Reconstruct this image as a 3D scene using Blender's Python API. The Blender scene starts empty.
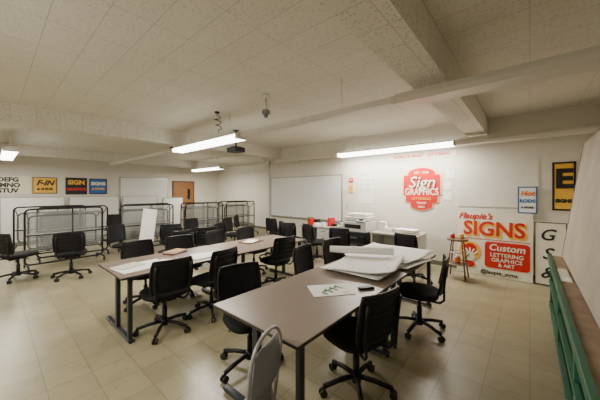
import bpy, bmesh, math, random
from mathutils import Vector, Matrix, Euler
random.seed(7)
D=bpy.data; S=bpy.context.scene; COL=S.collection
pi=math.pi

# ---------------------------------------------------------------- materials
def mat(name,col,rough=.6,metal=0,noise=0.0,nscale=8,bump=0,emit=0,spec=.5,alpha=1):
    m=D.materials.new(name); m.use_nodes=True; nt=m.node_tree; b=nt.nodes['Principled BSDF']
    b.inputs['Base Color'].default_value=(*col,1); b.inputs['Roughness'].default_value=rough
    b.inputs['Metallic'].default_value=metal
    b.inputs['Specular IOR Level'].default_value=spec
    b.inputs['Alpha'].default_value=alpha
    if emit:
        b.inputs['Emission Color'].default_value=(*col,1); b.inputs['Emission Strength'].default_value=emit
    if noise or bump:
        tc=nt.nodes.new('ShaderNodeTexCoord'); n=nt.nodes.new('ShaderNodeTexNoise')
        n.inputs['Scale'].default_value=nscale; n.inputs['Detail'].default_value=6
        nt.links.new(tc.outputs['Object'],n.inputs['Vector'])
        if noise:
            r=nt.nodes.new('ShaderNodeValToRGB'); r.color_ramp.elements[0].position=.3; r.color_ramp.elements[1].position=.7
            r.color_ramp.elements[0].color=(*[c*(1-noise) for c in col],1)
            r.color_ramp.elements[1].color=(*[min(1,c*(1+noise*.5)) for c in col],1)
            nt.links.new(n.outputs['Fac'],r.inputs['Fac']); nt.links.new(r.outputs['Color'],b.inputs['Base Color'])
        if bump:
            bp=nt.nodes.new('ShaderNodeBump'); bp.inputs['Strength'].default_value=bump; bp.inputs['Distance'].default_value=.01
            nt.links.new(n.outputs['Fac'],bp.inputs['Height']); nt.links.new(bp.outputs['Normal'],b.inputs['Normal'])
    return m

def tile_mat(name,col,size,line,linecol,var,rough,dots=0,dotscale=60,stain=.12,off=(0,0),scuff=0,axes=(0,1)):
    m=D.materials.new(name); m.use_nodes=True; nt=m.node_tree; N=nt.nodes; L=nt.links; b=N['Principled BSDF']
    b.inputs['Roughness'].default_value=rough
    tc=N.new('ShaderNodeTexCoord'); mp=N.new('ShaderNodeMapping'); mp.inputs['Location'].default_value=(off[0],off[1],0)
    L.new(tc.outputs['Object'],mp.inputs['Vector'])
    sep=N.new('ShaderNodeSeparateXYZ'); L.new(mp.outputs['Vector'],sep.inputs[0])
    def math_(op,a,bv):
        n=N.new('ShaderNodeMath'); n.operation=op
        for i,x in enumerate((a,bv)):
            if x is None: continue
            if isinstance(x,(int,float)): n.inputs[i].default_value=x
            else: L.new(x,n.inputs[i])
        return n.outputs[0]
    fl=[];ln=[]
    for ax,sz in ((axes[0],size[0]),(axes[1],size[1])):
        q=math_('DIVIDE',sep.outputs[ax],sz); f=math_('FRACT',q,None)
        fl.append(math_('FLOOR',q,None)); ln.append(math_('LESS_THAN',f,line/sz))
    lm=math_('MAXIMUM',ln[0],ln[1])
    cmb=N.new('ShaderNodeCombineXYZ'); L.new(fl[0],cmb.inputs[0]); L.new(fl[1],cmb.inputs[1])
    wn=N.new('ShaderNodeTexWhiteNoise'); wn.noise_dimensions='3D'; L.new(cmb.outputs[0],wn.inputs['Vector'])
    ns=N.new('ShaderNodeTexNoise'); ns.inputs['Scale'].default_value=1.3; ns.inputs['Detail'].default_value=8; ns.inputs['Roughness'].default_value=.65
    L.new(tc.outputs['Object'],ns.inputs['Vector'])
    v1=math_('MULTIPLY',wn.outputs['Value'],var); v2=math_('MULTIPLY',ns.outputs['Fac'],stain)
    s=math_('ADD',v1,v2); fac=math_('SUBTRACT',1.0+var*.5+stain*.5,s)
    if dots:
        vo=N.new('ShaderNodeTexVoronoi'); vo.inputs['Scale'].default_value=dotscale; L.new(tc.outputs['Object'],vo.inputs['Vector'])
        dd=math_('LESS_THAN',vo.outputs['Distance'],.30); dd=math_('MULTIPLY',dd,dots); fac=math_('SUBTRACT',fac,dd)
    if scuff:
        n2=N.new('ShaderNodeTexNoise'); n2.inputs['Scale'].default_value=7; n2.inputs['Detail'].default_value=10; n2.inputs['Roughness'].default_value=.8; n2.inputs['Distortion'].default_value=1.5
        L.new(tc.outputs['Object'],n2.inputs['Vector'])
        q=math_('LESS_THAN',n2.outputs['Fac'],.42); q=math_('MULTIPLY',q,scuff); fac=math_('SUBTRACT',fac,q)
        rr_=math_('MULTIPLY',n2.outputs['Fac'],.30); rr_=math_('ADD',rr_,rough-.12); L.new(rr_,b.inputs['Roughness'])
    hs=N.new('ShaderNodeHueSaturation'); hs.inputs['Color'].default_value=(*col,1); L.new(fac,hs.inputs['Value'])
    mx=N.new('ShaderNodeMixRGB'); L.new(lm,mx.inputs[0]); L.new(hs.outputs[0],mx.inputs[1]); mx.inputs[2].default_value=(*linecol,1)
    L.new(mx.outputs[0],b.inputs['Base Color'])
    return m

M={}
M['floor']=tile_mat('vinyl_tile_floor',(.305,.27,.165),(.305,.305),.007,(.19,.165,.10),.16,.30,stain=.8,scuff=.16)
M['ceil']=tile_mat('acoustic_tile',(.70,.67,.585),(.61,.305),.007,(.50,.475,.41),.03,.95,dots=.17,dotscale=30,stain=.2)
M['beam']=tile_mat('beam_acoustic_tile',(.71,.68,.60),(.305,.305),.007,(.52,.495,.43),.03,.95,dots=.28,dotscale=34,off=(.1,.1),stain=.18)
M['wall']=mat('cream_paint',(.715,.68,.59),.75,noise=.05,nscale=1.5)
M['base']=mat('vinyl_baseboard',(.16,.13,.10),.6)
M['white']=mat('white_enamel',(.74,.73,.70),.4,noise=.03)
M['fixture']=mat('fixture_enamel',(.66,.63,.56),.45,noise=.03)
M['lens_off']=mat('acrylic_lens_off',(.62,.59,.53),.35)
M['lens_on']=mat('acrylic_lens_on',(1,.97,.90),.4,emit=11)
M['wb']=mat('whiteboard_surface',(.77,.77,.75),.22,noise=.04,nscale=2)
M['alu']=mat('aluminium',(.42,.41,.40),.35,metal=.8)
M['chrome']=mat('chrome',(.7,.7,.7),.15,metal=1)
M['black']=mat('black_plastic',(.006,.006,.007),.45,bump=.05,nscale=200,spec=.35)
M['fabric']=mat('black_fabric',(.007,.007,.008),.8,noise=.3,nscale=120,bump=.2,spec=.3)
M['mesh']=mat('black_mesh_weave',(.008,.008,.010),.55,noise=.5,nscale=250,bump=.3,spec=.3)
M['wheel']=mat('caster_rubber',(.012,.012,.012),.5)
M['blackm']=mat('black_metal',(.012,.012,.014),.35,metal=.3)
M['lam']=mat('taupe_laminate',(.235,.185,.15),.32,noise=.08,nscale=60)
M['lamw']=mat('grey_laminate',(.38,.35,.31),.35,noise=.05,nscale=50)
M['acry']=mat('clear_acrylic',(.45,.48,.46),.06,alpha=.16)
M['edge']=mat('dark_edge_band',(.02,.018,.017),.5)
M['leg']=mat('charcoal_steel',(.035,.038,.045),.4,metal=.4)
M['paper']=mat('white_paper',(.88,.88,.86),.7,noise=.03,nscale=4)
M['paper2']=mat('kraft_paper',(.66,.61,.50),.7,noise=.05,nscale=4)
M['door']=mat('oak_door',(.33,.14,.04),.5,noise=.25,nscale=12)
M['brown']=mat('brown_wood',(.18,.08,.035),.5,noise=.3,nscale=14)
M['tan']=mat('worn_plywood',(.30,.21,.13),.6,noise=.3,nscale=10)
M['green']=mat('green_paint',(.02,.12,.065),.5,noise=.2,nscale=6)
M['beige']=mat('beige_hardboard',(.44,.40,.32),.6,noise=.18,nscale=2.5)
M['cork']=mat('tack_board',(.74,.71,.63),.8,noise=.04,nscale=3)
M['red']=mat('sign_red',(.58,.012,.008),.4)
M['gold']=mat('sign_gold',(.88,.46,.05),.4)
M['yellow']=mat('sign_yellow',(.80,.46,.05),.45)
M['cream']=mat('sign_cream',(.82,.77,.62),.5,noise=.03)
M['ink']=mat('sign_black',(.012,.012,.012),.4)
M['blue']=mat('sign_blue',(.02,.14,.42),.4)
M['greenp']=mat('sign_green',(.03,.22,.05),.5)
M['grey']=mat('grey_plastic',(.20,.21,.23),.45)
M['lgrey']=mat('light_grey_plastic',(.58,.57,.54),.4)
M['steel']=mat('grey_steel_tube',(.34,.34,.35),.35,metal=.3)
M['card']=mat('cardboard',(.42,.27,.13),.8,noise=.1)
M['glass']=mat('screen_black',(.01,.012,.015),.1)
M['orange']=mat('orange_paint',(.8,.2,.03),.45)

# ---------------------------------------------------------------- mesh builder
class MB:
    def __init__(s): s.bm=bmesh.new(); s.mats=[]
    def mi(s,k):
        if k not in s.mats: s.mats.append(k)
        return s.mats.index(k)
    def _fin(s,faces,k,smooth=False):
        i=s.mi(k)
        for f in faces: f.material_index=i; f.smooth=smooth
    def box(s,c,sz,k,rot=None,bev=0):
        b2=bmesh.new(); bmesh.ops.create_cube(b2,size=1)
        for v in b2.verts: v.co=Vector((v.co.x*sz[0],v.co.y*sz[1],v.co.z*sz[2]))
        if bev: bmesh.ops.bevel(b2,geom=list(b2.edges),offset=bev,segments=2,affect='EDGES',profile=.5)
        mt=Matrix.Translation(c)
        if rot: mt=mt@Euler(rot).to_matrix().to_4x4()
        s.merge(b2,mt,k)
    def merge(s,b2,mt,k,smooth=False):
        mp={v:s.bm.verts.new(mt@v.co) for v in b2.verts}
        fs=[]
        for f in b2.faces:
            try: fs.append(s.bm.faces.new([mp[v] for v in f.verts]))
            except ValueError: pass
        s._fin(fs,k,smooth); b2.free()
    def cyl(s,p1,p2,r,k,r2=None,seg=14,caps=True):
        p1=Vector(p1);p2=Vector(p2); d=p2-p1; r2=r if r2 is None else r2
        q=d.to_track_quat('Z','Y').to_matrix()
        a=[];b=[]
        for i in range(seg):
            t=2*pi*i/seg; o=Vector((math.cos(t),math.sin(t),0))
            a.append(s.bm.verts.new(p1+q@(o*r))); b.append(s.bm.verts.new(p2+q@(o*r2)))
        fs=[s.bm.faces.new((a[i],a[(i+1)%seg],b[(i+1)%seg],b[i])) for i in range(seg)]
        s._fin(fs,k,True)
        if caps: s._fin([s.bm.faces.new(a[::-1]),s.bm.faces.new(b)],k)
    def tube(s,pts,r,k,seg=8,closed=False):
        pts=[Vector(p) for p in pts]; n=len(pts); rings=[]
        up=Vector((0,0,1))
        for i,p in enumerate(pts):
            if closed: d=pts[(i+1)%n]-pts[i-1]
            else: d=pts[min(i+1,n-1)]-pts[max(i-1,0)]
            d.normalize()
            ref=up if abs(d.z)<.95 else Vector((1,0,0))
            if i==0: x=d.cross(ref).normalized()
            else:
                x=(px-d*px.dot(d))
                x=x.normalized() if x.length>1e-5 else d.cross(ref).normalized()
            px=x; y=d.cross(x)
            rings.append([s.bm.verts.new(p+(x*math.cos(2*pi*j/seg)+y*math.sin(2*pi*j/seg))*r) for j in range(seg)])
        fs=[]
        for i in range(n if closed else n-1):
            A=rings[i];B=rings[(i+1)%n]
            for j in range(seg): fs.append(s.bm.faces.new((A[j],A[(j+1)%seg],B[(j+1)%seg],B[j])))
        if not closed: fs+= [s.bm.faces.new(rings[0][::-1]),s.bm.faces.new(rings[-1])]
        s._fin(fs,k,True)
    def grid(s,fn,nu,nv,k,thick=0,tdir=(0,0,1),smooth=True):
        T=Vector(tdir)*thick; G=[]
        for lay in range(2 if thick else 1):
            G.append([[s.bm.verts.new(Vector(fn(i/nu,j/nv))+T*lay) for j in range(nv+1)] for i in range(nu+1)])
        fs=[]
        for li,g in enumerate(G):
            for i in range(nu):
                for j in range(nv):
                    f=[g[i][j],g[i+1][j],g[i+1][j+1],g[i][j+1]]
                    fs.append(s.bm.faces.new(f if li else f[::-1]))
        if thick:
            a,b=G
            for i in range(nu):
                for j in (0,nv): fs.append(s.bm.faces.new((a[i][j],a[i+1][j],b[i+1][j],b[i][j])))
            for j in range(nv):
                for i in (0,nu): fs.append(s.bm.faces.new((a[i][j],a[i][j+1],b[i][j+1],b[i][j])))
        s._fin(fs,k,smooth)
    def cushion(s,c,w,d,h,k,n=28,p=3.2):
        prof=[(0.86,-.5),(.97,-.3),(1,0),(.97,.25),(.86,.42),(.6,.5)]
        rings=[]
        for sc,z in prof:
            R=[]
            for i in range(n):
                t=2*pi*i/n; ct,st=math.cos(t),math.sin(t)
                x=math.copysign(abs(ct)**(2/p),ct)*w/2*sc; y=math.copysign(abs(st)**(2/p),st)*d/2*sc
                R.append(s.bm.verts.new((c[0]+x,c[1]+y,c[2]+z*h)))
            rings.append(R)
        fs=[]
        for a,b in zip(rings,rings[1:]):
            for i in range(n): fs.append(s.bm.faces.new((a[i],a[(i+1)%n],b[(i+1)%n],b[i])))
        fs.append(s.bm.faces.new(rings[0][::-1])); fs.append(s.bm.faces.new(rings[-1]))
        s._fin(fs,k,True)
    def mesh(s,name):
        bmesh.ops.recalc_face_normals(s.bm,faces=list(s.bm.faces))
        me=D.meshes.new(name); s.bm.to_mesh(me); s.bm.free()
        for k in s.mats: me.materials.append(M[k])
        return me
def place(me,name,loc=(0,0,0),rot=0,parent=None,euler=None):
    o=D.objects.new(name,me); COL.objects.link(o); o.location=loc
    o.rotation_euler=euler if euler else (0,0,rot)
    if parent: o.parent=parent
    return o
def simple(name,boxes,loc=(0,0,0),rot=0,parent=None,bev=0,euler=None):
    b=MB()
    for c,sz,k in boxes: b.box(c,sz,k,bev=bev)
    return place(b.mesh(name),name,loc,rot,parent,euler)
def empty(name,loc=(0,0,0),rot=(0,0,0)):
    e=D.objects.new(name,None); COL.objects.link(e); e.location=loc; e.rotation_euler=rot; e.empty_display_size=.1
    return e
def text(body,size,loc,k,parent,name='lettering',rot=(pi/2,0,0),ext=.002,off=0,xs=1,shear=0,ys=1,align='CENTER'):
    c=D.curves.new(name,'FONT'); c.body=body; c.size=size; c.extrude=ext; c.offset=off; c.shear=shear
    c.align_x=align; c.align_y='CENTER'; c.resolution_u=3
    o=D.objects.new(name+'_tmp',c); COL.objects.link(o)
    dg=bpy.context.evaluated_depsgraph_get(); dg.update()
    me=D.meshes.new_from_object(o.evaluated_get(dg)); D.objects.remove(o)
    me.materials.clear(); me.materials.append(M[k])
    t=D.objects.new(name,me); COL.objects.link(t); t.location=loc; t.rotation_euler=rot; t.scale=(xs,ys,1); t.parent=parent
    return t

# ---------------------------------------------------------------- room shell
ZC=3.09; ZB=2.77; XL=-12.8; XR=.92; YB=6.6; YR=8.0; YF=-3.2
T=.15
simple('floor',[(((XL+XR)/2,(YF+YR)/2,-.05),(XR-XL+.6,YR-YF+.6,.1),'floor')])
simple('ceiling',[(((XL+XR)/2,(YF+YR)/2,ZC+.05),(XR-XL+.6,YR-YF+.6,.1),'ceil')])
def wall(n,x0,x1,y0,y1,z0=0,z1=ZC,k='wall'):
    return simple(n,[(((x0+x1)/2,(y0+y1)/2,(z0+z1)/2),(x1-x0,y1-y0,z1-z0),k)])
wall('wall_back',-7.2,XR+T,YB,YR+T)
wall('wall_back_recess',XL-T,-7.2,YR,YR+T)
wall('wall_left',XL-T,XL,YF-T,YR)
wall('wall_right',XR,XR+T,YF-T,YB)
wall('wall_front',XL,XR,YF-T,YF)
wall('trim_ceiling_beam_1',-.95,-.62,YF,YB,ZB,ZC,'beam')
wall('trim_ceiling_beam_2',-6.68,-6.32,YF,YB,ZB,ZC,'beam')
wall('trim_ceiling_beam_3',-12.1,-11.7,YF,YR,ZB,ZC,'beam')
wall('trim_soffit_back',-7.2,XR,6.38,YB,2.74,ZC,'wall')
wall('baseboard_back',-7.2,XR,YB-.012,YB,0,.1,'base')
wall('baseboard_left',XL,XL+.012,YF,YR,0,.1,'base')
wall('baseboard_back_recess',XL,-7.2,YR-.012,YR,0,.1,'base')
wall('baseboard_right',XR-.012,XR,YF,YB,0,.1,'base')

# door on left wall
b=MB(); b.box((0,0,1.06),(.04,.95,2.12),'door'); 
b.box((.0,-.50,1.08),(.07,.06,2.16),'brown'); b.box((0,.50,1.08),(.07,.06,2.16),'brown'); b.box((0,0,2.15),(.07,1.06,.06),'brown')
b.box((.025,.25,1.55),(.01,.14,.5),'glass'); b.cyl((.02,.38,1.0),(.07,.38,1.0),.012,'chrome'); b.box((.07,.33,1.0),(.02,.13,.02),'chrome')
place(b.mesh('door_1'),'door_1',(XL+.036,6.15,0))

# ---------------------------------------------------------------- light fixtures
def fixture(x0,x1,y,on,zt=2.70,pw=72):
    b=MB(); L=x1-x0
    b.box((0,0,-.03),(L,.13,.06),'fixture',bev=.004)
    pr=[(-.13,-.04),(.13,-.04),(.135,-.075),(.11,-.118),(-.11,-.118),(-.135,-.075)]
    A=[b.bm.verts.new((-L/2,p,z)) for p,z in pr]; B=[b.bm.verts.new((L/2,p,z)) for p,z in pr]
    n=len(pr)
    for i in range(n):
        f=b.bm.faces.new((A[i],A[(i+1)%n],B[(i+1)%n],B[i]))
        k='lens_on' if on else 'lens_off'
        if i in (0,): k='fixture'
        f.material_index=b.mi(k)
    b._fin([b.bm.faces.new(A),b.bm.faces.new(B[::-1])],'fixture')
    b.box((-L/2,0,-.078),(.02,.275,.085),'fixture'); b.box((L/2,0,-.078),(.02,.275,.085),'fixture')
    for sx in (-L*.35,L*.35): b.cyl((sx,0,0),(sx,0,ZC-zt-.002),.006,'white')
    o=place(b.mesh('fluorescent_light_fixture'),'fluorescent_light_fixture',((x0+x1)/2,y,zt))
    if on:
        l=D.lights.new('tube_light','AREA'); l.shape='RECTANGLE'; l.size=L*.97; l.size_y=.2; l.energy=pw; l.color=(1,.935,.82)
        lo=D.objects.new('tube_light',l); COL.objects.link(lo); lo.parent=o; lo.location=(0,0,-.125)
    return o
def raceway(x0,x1,y,zt=2.69):
    b=MB(); L=x1-x0; b.box((0,0,-.035),(L,.10,.07),'fixture',bev=.004)
    for i in range(2): 
        sx=-L/2+L*(i+.5)/2; b.cyl((sx,0,0),(sx,0,ZC-zt-.002),.005,'white'); 
    place(b.mesh('ceiling_raceway'),'ceiling_raceway',((x0+x1)/2,y,zt))
Y1=2.9
fixture(-1.10,.90,Y1,False); raceway(-3.83,-1.12,Y1); fixture(-6.30,-3.85,Y1,True,pw=130); raceway(-11.6,-6.70,Y1)
Y2=6.12
fixture(-1.10,.90,Y2,False); fixture(-3.86,-1.14,Y2,True,pw=120); raceway(-6.30,-3.88,Y2); raceway(-9.4,-6.7,Y2); fixture(-11.65,-9.42,Y2,True,pw=80)
fixture(-11.65,-9.0,.32,True,pw=60)
Y0=-.45
fixture(-3.83,-1.2,Y0,True,pw=52); fixture(-9.0,-6.7,Y0,True,pw=45)
fixture(-6.2,-3.9,-2.4,True,pw=45)

# ---------------------------------------------------------------- chairs
def chair_mesh():
    b=MB()
    for i in range(5):
        t=2*pi*i/5+.3; c,s_=math.cos(t),math.sin(t)
        P=[(0.03*c,.03*s_,.115),(.16*c,.16*s_,.105),(.29*c,.29*s_,.078)]
        b.tube([P[0],P[1],P[2]],.020,'black',seg=8)
        b.cyl((.29*c,.29*s_,.08),(.29*c,.29*s_,.045),.009,'black')
        for o in (-.017,.017):
            q=Vector((-s_,c,0)); cc=Vector((.295*c,.295*s_,.030))+q*o
            b.cyl(cc-q*.009,cc+q*.009,.030,'wheel',seg=14)
    b.cyl((0,0,.07),(0,0,.14),.042,'black'); b.cyl((0,0,.12),(0,0,.28),.028,'black'); b.cyl((0,0,.26),(0,0,.41),.017,'black')
    b.box((0,-.02,.41),(.17,.26,.045),'black',bev=.01)
    b.cyl((.06,0,.40),(.22,.02,.395),.007,'black')
    b.cushion((0,.02,.462),.49,.47,.075,'fabric')
    for sx in (-1,1):
        b.tube([(sx*.10,-.10,.405),(sx*.14,-.22,.41),(sx*.17,-.262,.46),(sx*.185,-.262,.60),(sx*.19,-.275,.74),(sx*.185,-.295,.84)],.013,'black')
    def bk(u,v,e=0):
        x=(u-.5)*.45*(1-.10*abs(2*v-1)**2.5); z=.53+v*.36
        y=-.235-.055*v+.035*(abs(2*u-1)**2)-.01*math.sin(v*pi)
        return (x,y,z)
    b.grid(bk,12,10,'mesh',thick=-.012,tdir=(0,1,0))
    rim=[bk(i/10,0) for i in range(11)]+[bk(1,j/8) for j in range(1,9)]+[bk(1-i/10,1) for i in range(1,11)]+[bk(0,1-j/8) for j in range(1,8)]
    b.tube([(x,y-.006,z) for x,y,z in rim],.014,'black',closed=True)
    for v in (.2,.4,.6,.8):
        b.tube([(bk(i/10,v)[0],bk(i/10,v)[1]-.012,bk(i/10,v)[2]) for i in range(11)],.005,'black',seg=6)
    return b.mesh('office_chair')
CH=chair_mesh()
def chair(x,y,face):
    place(CH,'office_chair',(x,y,0),math.radians(face-90))
for c in [(-3.30,1.36,176),(-3.30,1.98,190),(-3.36,3.26,172),
          (-2.02,1.62,-14),(-2.14,2.88,8),(-2.14,3.56,-5),
          (-1.10,2.00,165),(-1.00,3.36,192),
          (-4.30,1.50,5),(-4.30,2.10,-6),(-4.32,3.56,4),(-4.37,2.9,12),
          (-6.75,1.03,165),(-1.62,5.1,75),(-3.05,5.0,100),(-3.85,5.1,70),
          (-6.0,3.6,200),(-6.3,4.5,20),(-5.6,5.5,90),(-6.9,2.0,30),(-6.6,2.85,160),(-7.0,3.75,10),(-4.9,4.6,240),(-6.9,5.3,40),
          (-5.4,2.4,190),(-5.5,3.1,160),(-4.6,5.0,110)]:
    chair(*c)

# ---------------------------------------------------------------- tables
def table_mesh(kt='lam'):
    b=MB(); W,L=.914,1.52
    b.box((0,0,.7265),(W,L,.027),kt,bev=.003)
    b.box((0,0,.7245),(W+.006,L+.003,.020),'edge',bev=.004)
    for sy in (-1,1):
        y=sy*(L/2-.10)
        b.box((-.03,y,.37),(.06,.045,.66),'leg',bev=.006)
        b.box((.39,y,.37),(.045,.045,.66),'leg',bev=.006)
        b.box((0,y,.03),(.86,.055,.03),'leg',bev=.008)
        b.box((0,y,.70),(.82,.05,.026),'leg')
        for sx in (-.41,.41): b.cyl((sx,y,0),(sx,y,.02),.018,'wheel')
    b.box((-.03,0,.66),(.04,L-.25,.05),'leg')
    return b.mesh('training_table')
TM=table_mesh()
for x,y in ((-1.49,1.94),(-1.49,3.465),(-3.71,1.66),(-3.71,3.185)): place(TM,'training_table',(x,y,0))

# nested open metal display racks with clear sheets
def rack_mesh():
    b=MB(); L=1.42
    b.box((.05,0,.80),(.008,L-.12,.86),'acry')
    b.box((-.16,0,.78),(.008,L-.26,.64),'acry')
    n=6
    for xx in (.05,-.16):
        z0,z1=(.10,1.28) if xx>0 else (.40,1.12)
        o=[]; r=.09; w=L-.06 if xx>0 else L-.22
        for sx,sz,a0 in ((1,1,0),(-1,1,90),(-1,-1,180),(1,-1,270)):
            for i in range(n+1):
                a=math.radians(a0+90*i/n); o.append((xx,sx*(w/2-r)+r*math.cos(a),(z0+z1)/2+sz*((z1-z0)/2-r)+r*math.sin(a)))
        b.tube(o,.019,'blackm',closed=True)
    b.tube([(.05,-L/2+.05,.36),(.05,L/2-.05,.36)],.012,'blackm')
    b.box((-.05,0,.395),(.20,L-.20,.02),'blackm'); b.box((-.05,0,.72),(.20,L-.20,.018),'lamw'); b.tube([(.05,-L/2+.05,.72),(.05,L/2-.05,.72)],.014,'blackm')
    b.tube([(.05,.10,.12),(.05,.10,1.27)],.014,'blackm')
    for sy in (-1,1):
        y=sy*(L/2-.06)
        b.tube([(-.27,y,.09),(0,y,.11),(.30,y,.09)],.018,'blackm')
        b.tube([(-.16,sy*(L/2-.12),.45),(.05,y,.3)],.012,'blackm'); b.tube([(-.16,sy*(L/2-.12),1.0),(.05,y,1.2)],.012,'blackm')
        for sx in (-.26,.29): 
            b.cyl((sx,y-.015,.035),(sx,y+.015,.035),.035,'wheel'); b.cyl((sx,y,.035),(sx,y,.09),.010,'blackm')
    return b.mesh('display_rack')
FM=rack_mesh()
for i,(x,y,r) in enumerate([(-8.1,1.15,3),(-8.75,1.40,-2),(-9.4,1.05,1),(-8.3,2.95,-4),(-8.95,3.15,3),(-8.2,4.65,2),(-8.85,4.85,-3),(-8.4,6.25,4),(-9.05,6.4,-1)]):
    place(FM,'display_rack',(x,y,0),math.radians(r))
simple('foam_board_sheet',[((0,0,.6),(.012,.36,1.2),'paper')],(-7.6,2.62,.01),euler=(-.16,-.06,.1))
for c in [(-10.4,1.3,20),(-10.3,2.6,-30),(-10.2,3.9,60),(-7.35,.35,120)]: chair(*c)

def partition(x,y,w,h,r=0):
    b=MB(); b.box((0,0,h/2+.05),(.035,w,h),'wb',bev=.003)
    for s in (-1,1):
        b.box((0,s*(w/2),h/2+.05),(.045,.03,h+.02),'alu'); b.box((0,s*(w/2-.12),.02),(.45,.04,.04),'alu')
    b.box((0,0,h+.06),(.045,w,.025),'alu')
    place(b.mesh('partition_panel'),'partition_panel',(x,y,0),r)
partition(-12.3,.95,1.5,1.42); partition(-12.2,2.55,1.5,1.42,.04); partition(-11.3,5.0,1.2,1.35,.5); partition(-12.3,4.1,1.3,1.42)

# ---------------------------------------------------------------- boards & wall items
def whiteboard(name,w,h,loc,rot=0):
    b=MB(); b.box((0,0,0),(w,.02,h),'wb')
    for s in (-1,1):
        b.box((s*w/2,-.003,0),(.03,.03,h+.03),'alu'); b.box((0,-.003,s*h/2),(w+.03,.03,.03),'alu')
    b.box((0,-.045,-h/2-.01),(w*.96,.08,.015),'alu')
    return place(b.mesh(name),name,loc,rot)
whiteboard('whiteboard',2.95,1.33,(-5.55,YB-.018,1.48))
whiteboard('whiteboard',1.9,1.1,(XL+.018,4.45,1.70),pi/2)

def board(name,w,h,k,loc,rot=(0,0,0),frame=None,ft=.03,t=.015):
    e=empty(name,loc,rot); bx=[((0,0,0),(w,t,h),k)]
    if frame:
        for s in (-1,1):
            bx.append(((s*(w/2-ft/2),-.004,0),(ft,t,h),frame)); bx.append(((0,-.004,s*(h/2-ft/2)),(w,t,ft),frame))
    simple('panel',bx,parent=e); return e
Fy=-.0105
RL=(0,0,pi/2); xw=XL+.014
e=board('alphabet_poster',1.4,.60,'cream',(xw,.20,1.88),RL)
text('ABCDEFG',.19,(0,Fy,.17),'ink',e,off=.010,ys=1); text('HIJKLMNO',.19,(0,Fy,-.01),'ink',e,off=.01); text('PQRSTUV',.19,(0,Fy,-.19),'ink',e,off=.01)
e=board('yellow_lettering_poster',.62,.56,'yellow',(xw,1.25,1.88),RL,frame='ink',ft=.02)
text('F-IN',.24,(0,Fy,.08),'ink',e,off=.01,shear=.3); text('& SHINE',.11,(0,Fy,-.13),'ink',e,off=.006)
e=board('black_sign_poster',.62,.62,'ink',(xw,2.10,1.87),RL)
text('SIGN',.22,(0,Fy,.13),'gold',e,off=.01); text('GRAPHICS',.12,(0,Fy,-.12),'red',e,off=.008)
e=board('blue_sign_poster',.56,.60,'blue',(xw,2.76,1.87),RL,frame='ink',ft=.03)
text('SIGNS',.17,(0,Fy,.1),'cream',e,off=.01); text('& MORE',.11,(0,Fy,-.10),'yellow',e,off=.006)

simple('bulletin_board',[((0,0,0),(1.30,.010,.86),'cork')],(-.52,YB-.006,1.78))
def plaque(name,outline,depth,k,parent,y=0):
    b=MB(); A=[b.bm.verts.new((x,y,z)) for x,z in outline]; B=[b.bm.verts.new((x,y-depth,z)) for x,z in outline]
    n=len(A); fs=[b.bm.faces.new(A),b.bm.faces.new(B[::-1])]+[b.bm.faces.new((A[i],A[(i+1)%n],B[(i+1)%n],B[i])) for i in range(n)]
    b._fin(fs,k); return place(b.mesh(name),name,parent=parent)
e=empty('sign_graphics_logo',(-1.92,YB-.002,1.72))
half=[(0,.50),(.13,.485),(.25,.44),(.30,.39),(.30,.33),(.40,.33),(.41,.20),(.41,-.12),(.36,-.14),(.35,-.30),(.25,-.32),(.23,-.43),(.12,-.47),(0,-.50)]
out=half+[(-x,z) for x,z in half[-2:0:-1]]
plaque('gold_outline',[(x*1.07,z*1.05) for x,z in out],.010,'gold',e)
plaque('outline',[(x*1.035,z*1.025) for x,z in out],.014,'cream',e)
plaque('shield',out,.018,'red',e)
text('Sign',.37,(0.012,-.021,.135),'ink',e,off=.012,shear=.25,ext=.001); text('Sign',.37,(0,-.024,.15),'cream',e,off=.003,shear=.25)
text('GRAPHICS',.16,(0,-.022,-.07),'cream',e,off=.003,ys=1.4)
text('LETTERING',.085,(0,-.022,-.23),'gold',e,off=.001)
text('EST. 1924',.08,(0,-.022,.38),'cream',e,off=.001); text('TRADE',.07,(0,-.022,-.33),'cream',e,off=.001); text('TECH',.06,(0,-.022,-.42),'cream',e,off=.001)
e=board('wall_lettering_strip',1.5,.13,'cream',(-1.95,YB-.01,2.50))
text("WORLD'S FINEST  LETTERING",.095,(0,Fy,0),'red',e,off=.004)
def sheets(name,w,h,loc,rows,cols,k='paper',grid=False):
    b=MB()
    for i in range(cols):
        for j in range(rows):
            cx,cz=(i-(cols-1)/2)*w*1.06,(j-(rows-1)/2)*h*1.06
            b.box((cx,0,cz),(w,.003,h),k)
            if grid:
                for q in range(1,4): b.box((cx,-.002,cz-h/2+h*q/4),(w*.8,.001,.006),'grey')
            b.box((cx,-.002,cz+h*.42),(w*.9,.001,.008),'ink')
    place(b.mesh(name),name,loc)
sheets('wall_calendar_sheets',.17,.12,(-3.27,YB-.004,1.93),3,3,grid=True)
sheets('wall_notice_sheets',.21,.28,(-3.33,YB-.004,1.50),1,2,grid=True)
sheets('wall_paper_notes',.17,.22,(-1.32,YB-.004,2.06),1,1); sheets('wall_paper_notes',.17,.22,(-1.37,YB-.004,1.70),2,1)
e=board('yellow_wall_notice',.13,.22,'yellow',(-3.78,YB-.012,1.75)); text('!',.12,(0,Fy,0),'ink',e)
e=board('red_wall_notice',.13,.12,'red',(-3.78,YB-.012,1.98)); text('NO',.06,(0,Fy,0),'cream',e)
simple('light_switch',[((0,0,0),(.08,.01,.12),'lgrey'),((0,-.006,0),(.015,.012,.03),'white')],(-3.9,YB-.006,1.25))
e=board('blue_framed_poster',.28,.50,'paper',(-.03,YB-.03,1.50),frame='blue',ft=.02)
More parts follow.
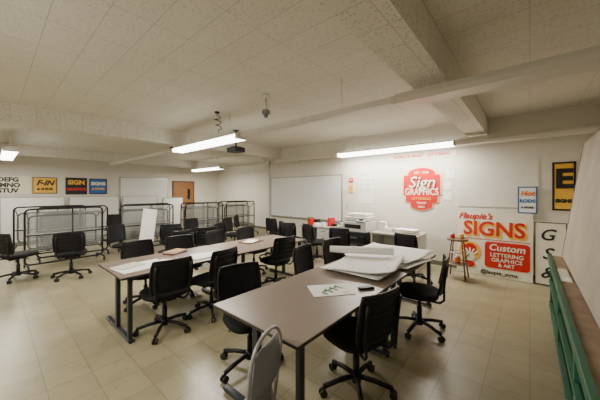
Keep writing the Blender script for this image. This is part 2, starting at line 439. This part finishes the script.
text('Hot',.12,(0,Fy,.12),'orange',e,off=.006,shear=.2); text('RODS',.085,(0,Fy,-.02),'blue',e,off=.004); text('& MORE',.05,(0,Fy,-.14),'ink',e,off=.002)
e=board('black_yellow_letter_sign',.30,.86,'yellow',(.46,YB-.012,1.75),frame='ink',ft=.03)
text('E',.46,(0,Fy,.12),'ink',e,off=.02); text('SIGNS',.08,(0,Fy,-.26),'ink',e,off=.006)
e=board('leaning_lettered_board',.42,1.10,'cream',(.28,6.43,.56),(-.1,0,0),frame='ink',ft=.012)
for i,ch in enumerate('GS&'): text(ch,.28,(-.05,Fy,.32-i*.33),'ink',e,off=.004,shear=.3)

W=1.20;H=1.24
e=board('hand_painted_signs_board',W,H,'cream',(-.55,6.42,.625),(-.10,0,0),t=.02)
y=-.0135
text("Flaupie's",.17,(-.30,y,.535),'red',e,off=.004,shear=.35)
text('SIGNS',.39,(.025,y,.26),'gold',e,off=.024,xs=.95,ext=.001); text('SIGNS',.39,(0,y-.003,.285),'red',e,off=.008,xs=.95)
simple('rule',[((0,y,.085),(1.12,.003,.012),'red')],parent=e)
def rr(w,h,r,cx=0,cz=0,n=6):
    o=[]
    for sx,sz,a0 in ((1,1,0),(-1,1,90),(-1,-1,180),(1,-1,270)):
        for i in range(n+1):
            a=math.radians(a0+90*i/n); o.append((cx+sx*(w/2-r)+r*math.cos(a),cz+sz*(h/2-r)+r*math.sin(a)))
    return o
plaque('red_panel',rr(.68,.50,.06,.22,-.20),.004,'red',e,y+.002)
text('Custom',.17,(.22,y-.004,-.06),'cream',e,off=.004,shear=.15)
text('LETTERING',.10,(.22,y-.004,-.20),'cream',e,off=.002); text('GRAPHICS',.10,(.22,y-.004,-.295),'cream',e,off=.002); text('& ART',.09,(.22,y-.004,-.385),'cream',e,off=.002)
text('@laupie_signs',.10,(.10,y,-.54),'ink',e,off=.002)
def disc(r,cx,cz,n=24,sq=1): return [(cx+r*math.cos(2*pi*i/n),cz+r*sq*math.sin(2*pi*i/n)) for i in range(n)]
plaque('yellow_disc',disc(.19,-.37,-.17),.004,'gold',e,y+.002)
plaque('red_fruit',disc(.11,-.37,-.13),.003,'red',e,y-.003)
plaque('hand_palm',disc(.085,-.37,-.30,sq=.8),.003,'cream',e,y-.004)
for i,a in enumerate((-50,-25,0,25,52)):
    aa=math.radians(90+a); c=(-.37+.11*math.cos(aa),-.28+.11*math.sin(aa))
    simple('finger_%d'%(i+1),[((0,0,0),(.028,.004,.12),'cream')],(c[0],y-.008,c[1]),parent=e,euler=(0,-math.radians(a),0))
simple('pen',[((0,0,0),(.02,.004,.30),'greenp')],(-.47,y-.012,-.35),parent=e,euler=(0,.7,0))
plaque('red_base',disc(.12,-.40,-.43,sq=.55),.003,'red',e,y-.002)

# ---------------------------------------------------------------- right: workbench with leaning panel
b=MB(); L=3.9
b.box((.0,0,.76),(.60,L,.03),'tan',bev=.004)
for yy in (-L/2+.04,-L/6,L/6,L/2-.04):
    for xx in (-.25,.25): b.box((xx,yy,.37),(.07,.07,.74),'green',bev=.004)
b.box((-.295,0,.765),(.035,L+.01,.07),'green',bev=.004); b.box((0,0,.12),(.54,L-.1,.03),'green'); b.box((0,0,.42),(.54,L-.1,.025),'green')
b.box((-.28,0,.12),(.03,L-.02,.06),'green'); b.box((-.28,0,.42),(.03,L-.02,.05),'green')
random.seed(3)
for (cy,zz) in ((.8,.136),(-.8,.434),(-.9,.136),(.9,.434)):
    for i in range(8):
        b.box((random.uniform(-.04,.0),cy+random.uniform(-.2,.2),zz+.012+i*.021),(.42,random.uniform(.9,1.4),.016),random.choice(['beige','paper','lgrey','paper2','brown']))
place(b.mesh('green_workbench'),'green_workbench',(.50,3.10,0))
th=math.atan2(.20,1.47)
simple('leaning_hardboard_panel',[((0,0,.75),(.02,3.3,1.5),'beige'),((0,0,1.505),(.03,3.3,.02),'tan'),((0,1.655,.75),(.03,.02,1.5),'tan')],(.345,3.38,.79),euler=(0,th,0))
simple('paper_stack',[((0,0,.004),(.08,.5,.008),'paper'),((.0,.1,.012),(.07,.35,.008),'paper2')],(.275,3.9,.776))

# ---------------------------------------------------------------- back desks, copier
b=MB()
b.box((0,0,.72),(1.05,.70,.035),'lamw',bev=.004)
for sx in (-.49,.49): b.box((sx,0,.35),(.035,.66,.70),'lgrey')
b.box((0,.3,.4),(.95,.02,.55),'lgrey'); b.box((.27,-.02,.5),(.42,.6,.38),'lgrey',bev=.004)
for z in (.42,.6): b.box((.27,-.325,z),(.39,.012,.16),'lgrey'); b.box((.27,-.34,z+.03),(.1,.02,.015),'alu')
DM=b.mesh('office_desk')
place(DM,'office_desk',(-2.25,6.02,0)); place(DM,'office_desk',(-4.35,6.0,0)); 
b=MB()
b.box((0,0,.36),(.62,.60,.66),'black',bev=.01)
for z in (.18,.36,.54): b.box((0,-.305,z),(.58,.02,.15),'blackm',bev=.004); b.box((0,-.32,z+.03),(.2,.015,.02),'grey')
b.box((0,0,.82),(.62,.58,.24),'lgrey',bev=.015); b.box((-.03,-.26,.83),(.42,.1,.09),'black')
b.box((0,.02,1.0),(.60,.52,.10),'lgrey',bev=.02); b.box((0,.05,1.09),(.5,.42,.07),'white',bev=.02)
b.box((.20,-.28,.98),(.24,.12,.03),'grey',rot=(.5,0,0)); b.box((.2,-.285,1.0),(.12,.06,.005),'glass',rot=(.5,0,0))
b.box((-.38,0,.84),(.20,.32,.015),'lgrey',rot=(0,.35,0))
for sx in (-.27,.27):
    for sy in (-.25,.25): b.cyl((sx-.012,sy,.025),(sx+.012,sy,.025),.025,'wheel')
place(b.mesh('photocopier'),'photocopier',(-3.18,5.95,0))
random.seed(11)
def clutter(name,n,loc,sx,sy,ks):
    b=MB(); 
    for i in range(n):
        w,d,h=random.uniform(.08,.2),random.uniform(.08,.2),random.uniform(.05,.22)
        x=-sx/2+sx*(i+.5)/n; b.box((x,random.uniform(-sy/2,sy/2),h/2),(w*.8,d,h),random.choice(ks),rot=(0,0,random.uniform(-.4,.4)),bev=.003)
    place(b.mesh(name),name,loc)
clutter('office_supplies',8,(-4.3,5.9,.7385),.85,.25,['card','paper','paper','greenp','red','paper','black','lgrey'])
clutter('office_supplies',5,(-2.52,6.05,.7385),.44,.3,['paper','lgrey','card','paper','black'])
b=MB()
for i in range(9): b.box((random.uniform(-.02,.02),random.uniform(-.02,.02),.006+i*.011),(.42,.30,.009),random.choice(['paper','paper2','paper']),rot=(0,0,random.uniform(-.2,.2)))
PS=b.mesh('paper_pile'); place(PS,'paper_pile',(-2.02,5.95,.7385))
def can(loc,k,r=.05,h=.12):
    b=MB(); b.cyl((0,0,0),(0,0,h),r,'alu',seg=20); b.cyl((0,0,h*.15),(0,0,h*.85),r*1.02,k,seg=20,caps=False); b.cyl((0,0,h),(0,0,h+.004),r*.9,k,seg=20)
    b.tube([(r*math.cos(a),0,h*.85+r*math.sin(a)) for a in [i*pi/8 for i in range(9)]],.002,'chrome',seg=5)
    place(b.mesh('paint_can'),'paint_can',loc)
b=MB(); b.cyl((0,0,.72),(0,0,.755),.18,'brown',seg=24)
for i in range(4):
    a=pi/4+i*pi/2; b.tube([(.12*math.cos(a),.12*math.sin(a),.72),(.22*math.cos(a),.22*math.sin(a),.006)],.013,'brown')
for z,r in ((.28,.185),(.5,.155)):
    b.tube([(r*math.cos(2*pi*i/16),r*math.sin(2*pi*i/16),z) for i in range(16)],.008,'alu',closed=True)
b.cyl((0,0,.275),(0,0,.285),.18,'brown',seg=20)
place(b.mesh('wooden_stool'),'wooden_stool',(-1.05,5.88,0))
can((-1.05,5.88,.287),'orange'); can((-1.13,5.86,.757),'red',.04,.09); can((-.99,5.92,.757),'yellow',.04,.09)

# ---------------------------------------------------------------- things on tables
zt=.7415
b=MB(); b.box((0,0,.0015),(.38,.28,.003),'paper')
b.tube([(-.10,-.06,.006),(0,0,.006),(.10,.07,.006)],.004,'greenp',seg=5)
for i in range(7):
    t=-.09+.03*i; n=1 if i%2 else -1; c=Vector((t,t*.65,.0045)); d=Vector((.4-.1*n,.9*n,0)).normalized()*.075
    q=Vector((-d.y,d.x,0))*.25
    f=b.bm.faces.new([b.bm.verts.new(c),b.bm.verts.new(c+d*.5+q),b.bm.verts.new(c+d),b.bm.verts.new(c+d*.5-q)]); f.material_index=b.mi('greenp')
b.box((.12,-.09,.0035),(.06,.03,.001),'yellow')
place(b.mesh('botanical_drawing'),'botanical_drawing',(-1.40,2.06,zt),.9)
simple('tv_remote',[((0,0,.01),(.05,.15,.02),'black'),((0,.04,.021),(.03,.03,.002),'grey')],(-1.16,2.30,zt),-.6,bev=.003)
random.seed(21)
b=MB()
for i in range(6):
    a=random.uniform(-.3,.3)+(pi/2 if i%3==1 else 0); ox,oy=random.uniform(-.05,.03),random.uniform(-.38,.30); w,l=.72,.95
    ph=random.uniform(0,6); z0=.003+i*.009
    def fn(u,v,a=a,ox=ox,oy=oy,ph=ph,z0=z0,w=w,l=l,i=i):
        x=(u-.5)*w; y=(v-.5)*l
        cu=max(0,(u-.55)/.45) if i>=4 else 0
        z=z0+.004*(1+math.sin(4*u+ph)*math.cos(5*v+ph))+.05*max(0,abs(v-.5)*2-.75)**1.3*2*(1 if ph>3 else .4)+.06*cu**1.8*(1-.5*v)
        return (x*math.cos(a)-y*math.sin(a)+ox,x*math.sin(a)+y*math.cos(a)+oy,z)
    b.grid(fn,14,14,'paper',thick=.0012)
place(b.mesh('large_paper_sheets'),'large_paper_sheets',(-1.47,3.36,zt))
b=MB()
def sp(u,v):
    t=u*3.2*pi; r=.035+.028*u+.010*v; x=r*math.cos(t); z=r*math.sin(t)*.8
    return (x,(v-.5)*.82,z)
b.grid(sp,48,4,'paper',thick=0)
place(b.mesh('paper_roll'),'paper_roll',(-1.70,3.22,zt+.13),-1.05)
def stack(name,loc,rot,items):
    b=MB(); z=0
    for (w,d,h,k,dx,dy,r) in items: b.box((dx,dy,z+h/2),(w,d,h),k,rot=(0,0,r)); z+=h+.0003
    place(b.mesh(name),name,loc,rot)
stack('sketch_sheets',(-3.62,1.22,zt),.1,[(.40,.55,.003,'paper',0,0,0),(.3,.42,.003,'paper',.12,.20,.5),(.22,.28,.004,'paper2',-.1,-.1,.2)])
stack('sketch_sheets',(-3.55,2.05,zt),-.3,[(.30,.42,.003,'paper',0,0,0),(.22,.28,.003,'paper',.1,-.1,.4)])
stack('sketchbook',(-4.0,1.80,zt),.4,[(.20,.28,.02,'brown',0,0,0),(.19,.26,.01,'paper',0,0,.05),(.19,.27,.006,'card',0,0,.0)])
stack('sketchbook',(-3.85,3.1,zt),.2,[(.28,.38,.012,'brown',0,0,0),(.2,.3,.006,'paper',0,0,.3)])
stack('sketch_sheets',(-3.6,3.66,zt),.9,[(.28,.38,.003,'paper',0,0,0),(.28,.38,.003,'paper2',.05,.02,.3)])

# ---------------------------------------------------------------- folded grey chair at table end
b=MB()
def loop(w,z0,z1,y0,y1,r=.10):
    pts=[(-w/2,y0,z0)]
    for i in range(9):
        a=pi-pi/2*i/8; pts.append((-w/2+r+r*math.cos(a),y1,z1-r+r*math.sin(a)))
    for i in range(9):
        a=pi/2-pi/2*i/8; pts.append((w/2-r+r*math.cos(a),y1,z1-r+r*math.sin(a)))
    pts.append((w/2,y0,z0)); return pts
b.tube(loop(.36,.015,.88,.05,-.04,.15),.011,'steel'); b.tube(loop(.31,.015,.56,-.07,.03,.05),.010,'steel')
b.grid(lambda u,v:((u-.5)*.33*(1-.3*max(0,v-.4)),-.045-.02*math.sin(u*pi),.60+.24*v-.03*(2*u-1)**4*v),10,8,'grey',thick=.008,tdir=(0,1,0))
b.grid(lambda u,v:((u-.5)*.31,.01+.01*math.sin(u*pi),.14+.38*v),8,8,'grey',thick=.012,tdir=(0,1,0))
for z in (.12,.30): b.tube([(-.15,-.04,z),(.15,-.04,z)],.008,'steel')
place(b.mesh('folding_chair'),'folding_chair',(-1.13,.98,0),math.radians(110))

# ---------------------------------------------------------------- projector, sensor
b=MB(); b.cyl((0,0,.10),(0,0,.49),.018,'black'); b.cyl((0,0,.485),(0,0,.499),.07,'black'); b.box((0,0,.04),(.34,.28,.11),'black',bev=.015); b.cyl((.17,.05,.04),(.20,.05,.04),.035,'glass'); b.box((0,0,.105),(.2,.2,.02),'blackm')
place(b.mesh('ceiling_projector'),'ceiling_projector',(-5.2,3.75,ZC-.50))
b=MB(); b.cyl((0,0,.0),(0,0,-.05),.05,'white'); b.cyl((0,0,-.05),(0,0,-.24),.009,'alu'); b.box((0,0,-.26),(.09,.09,.07),'grey',bev=.01); b.cyl((.0,0,-.29),(0,0,-.34),.03,'grey')
place(b.mesh('ceiling_sensor'),'ceiling_sensor',(-2.95,2.66,ZC-.001))
b=MB()
pts=[(0,0,0),(0,0,-.08)]+[(.06*math.cos(t*1.4)+.02*t/4,.06*math.sin(t*1.4),-.08-.022*t) for t in range(0,12)]+[(.05,0,-.38)]
b.tube(pts,.008,'blackm',seg=6); b.cyl((0,0,0),(0,0,-.03),.04,'black')
place(b.mesh('ceiling_power_cord'),'ceiling_power_cord',(-4.25,2.66,ZC-.001))
simple('ceiling_vent',[((0,0,-.03),(.35,.35,.05),'brown'),((0,0,-.06),(.28,.28,.01),'tan')],(-8.5,3.9,ZC-.005))
b=MB(); b.cyl((0,0,0),(0,0,2.74),.015,'white'); place(b.mesh('wall_conduit'),'wall_conduit',(-7.12,YB-.02,0))

# ---------------------------------------------------------------- world + camera
w=D.worlds.new('world'); S.world=w; w.use_nodes=True; w.node_tree.nodes['Background'].inputs[0].default_value=(.8,.75,.65,1); w.node_tree.nodes['Background'].inputs[1].default_value=.3
cam=D.cameras.new('camera'); co=D.objects.new('camera',cam); COL.objects.link(co)
cam.lens=16; cam.sensor_width=36; cam.shift_y=-8/600; cam.clip_start=.02
co.location=(0,0,1.65); co.rotation_euler=(pi/2,0,math.radians(40.7)); S.camera=co
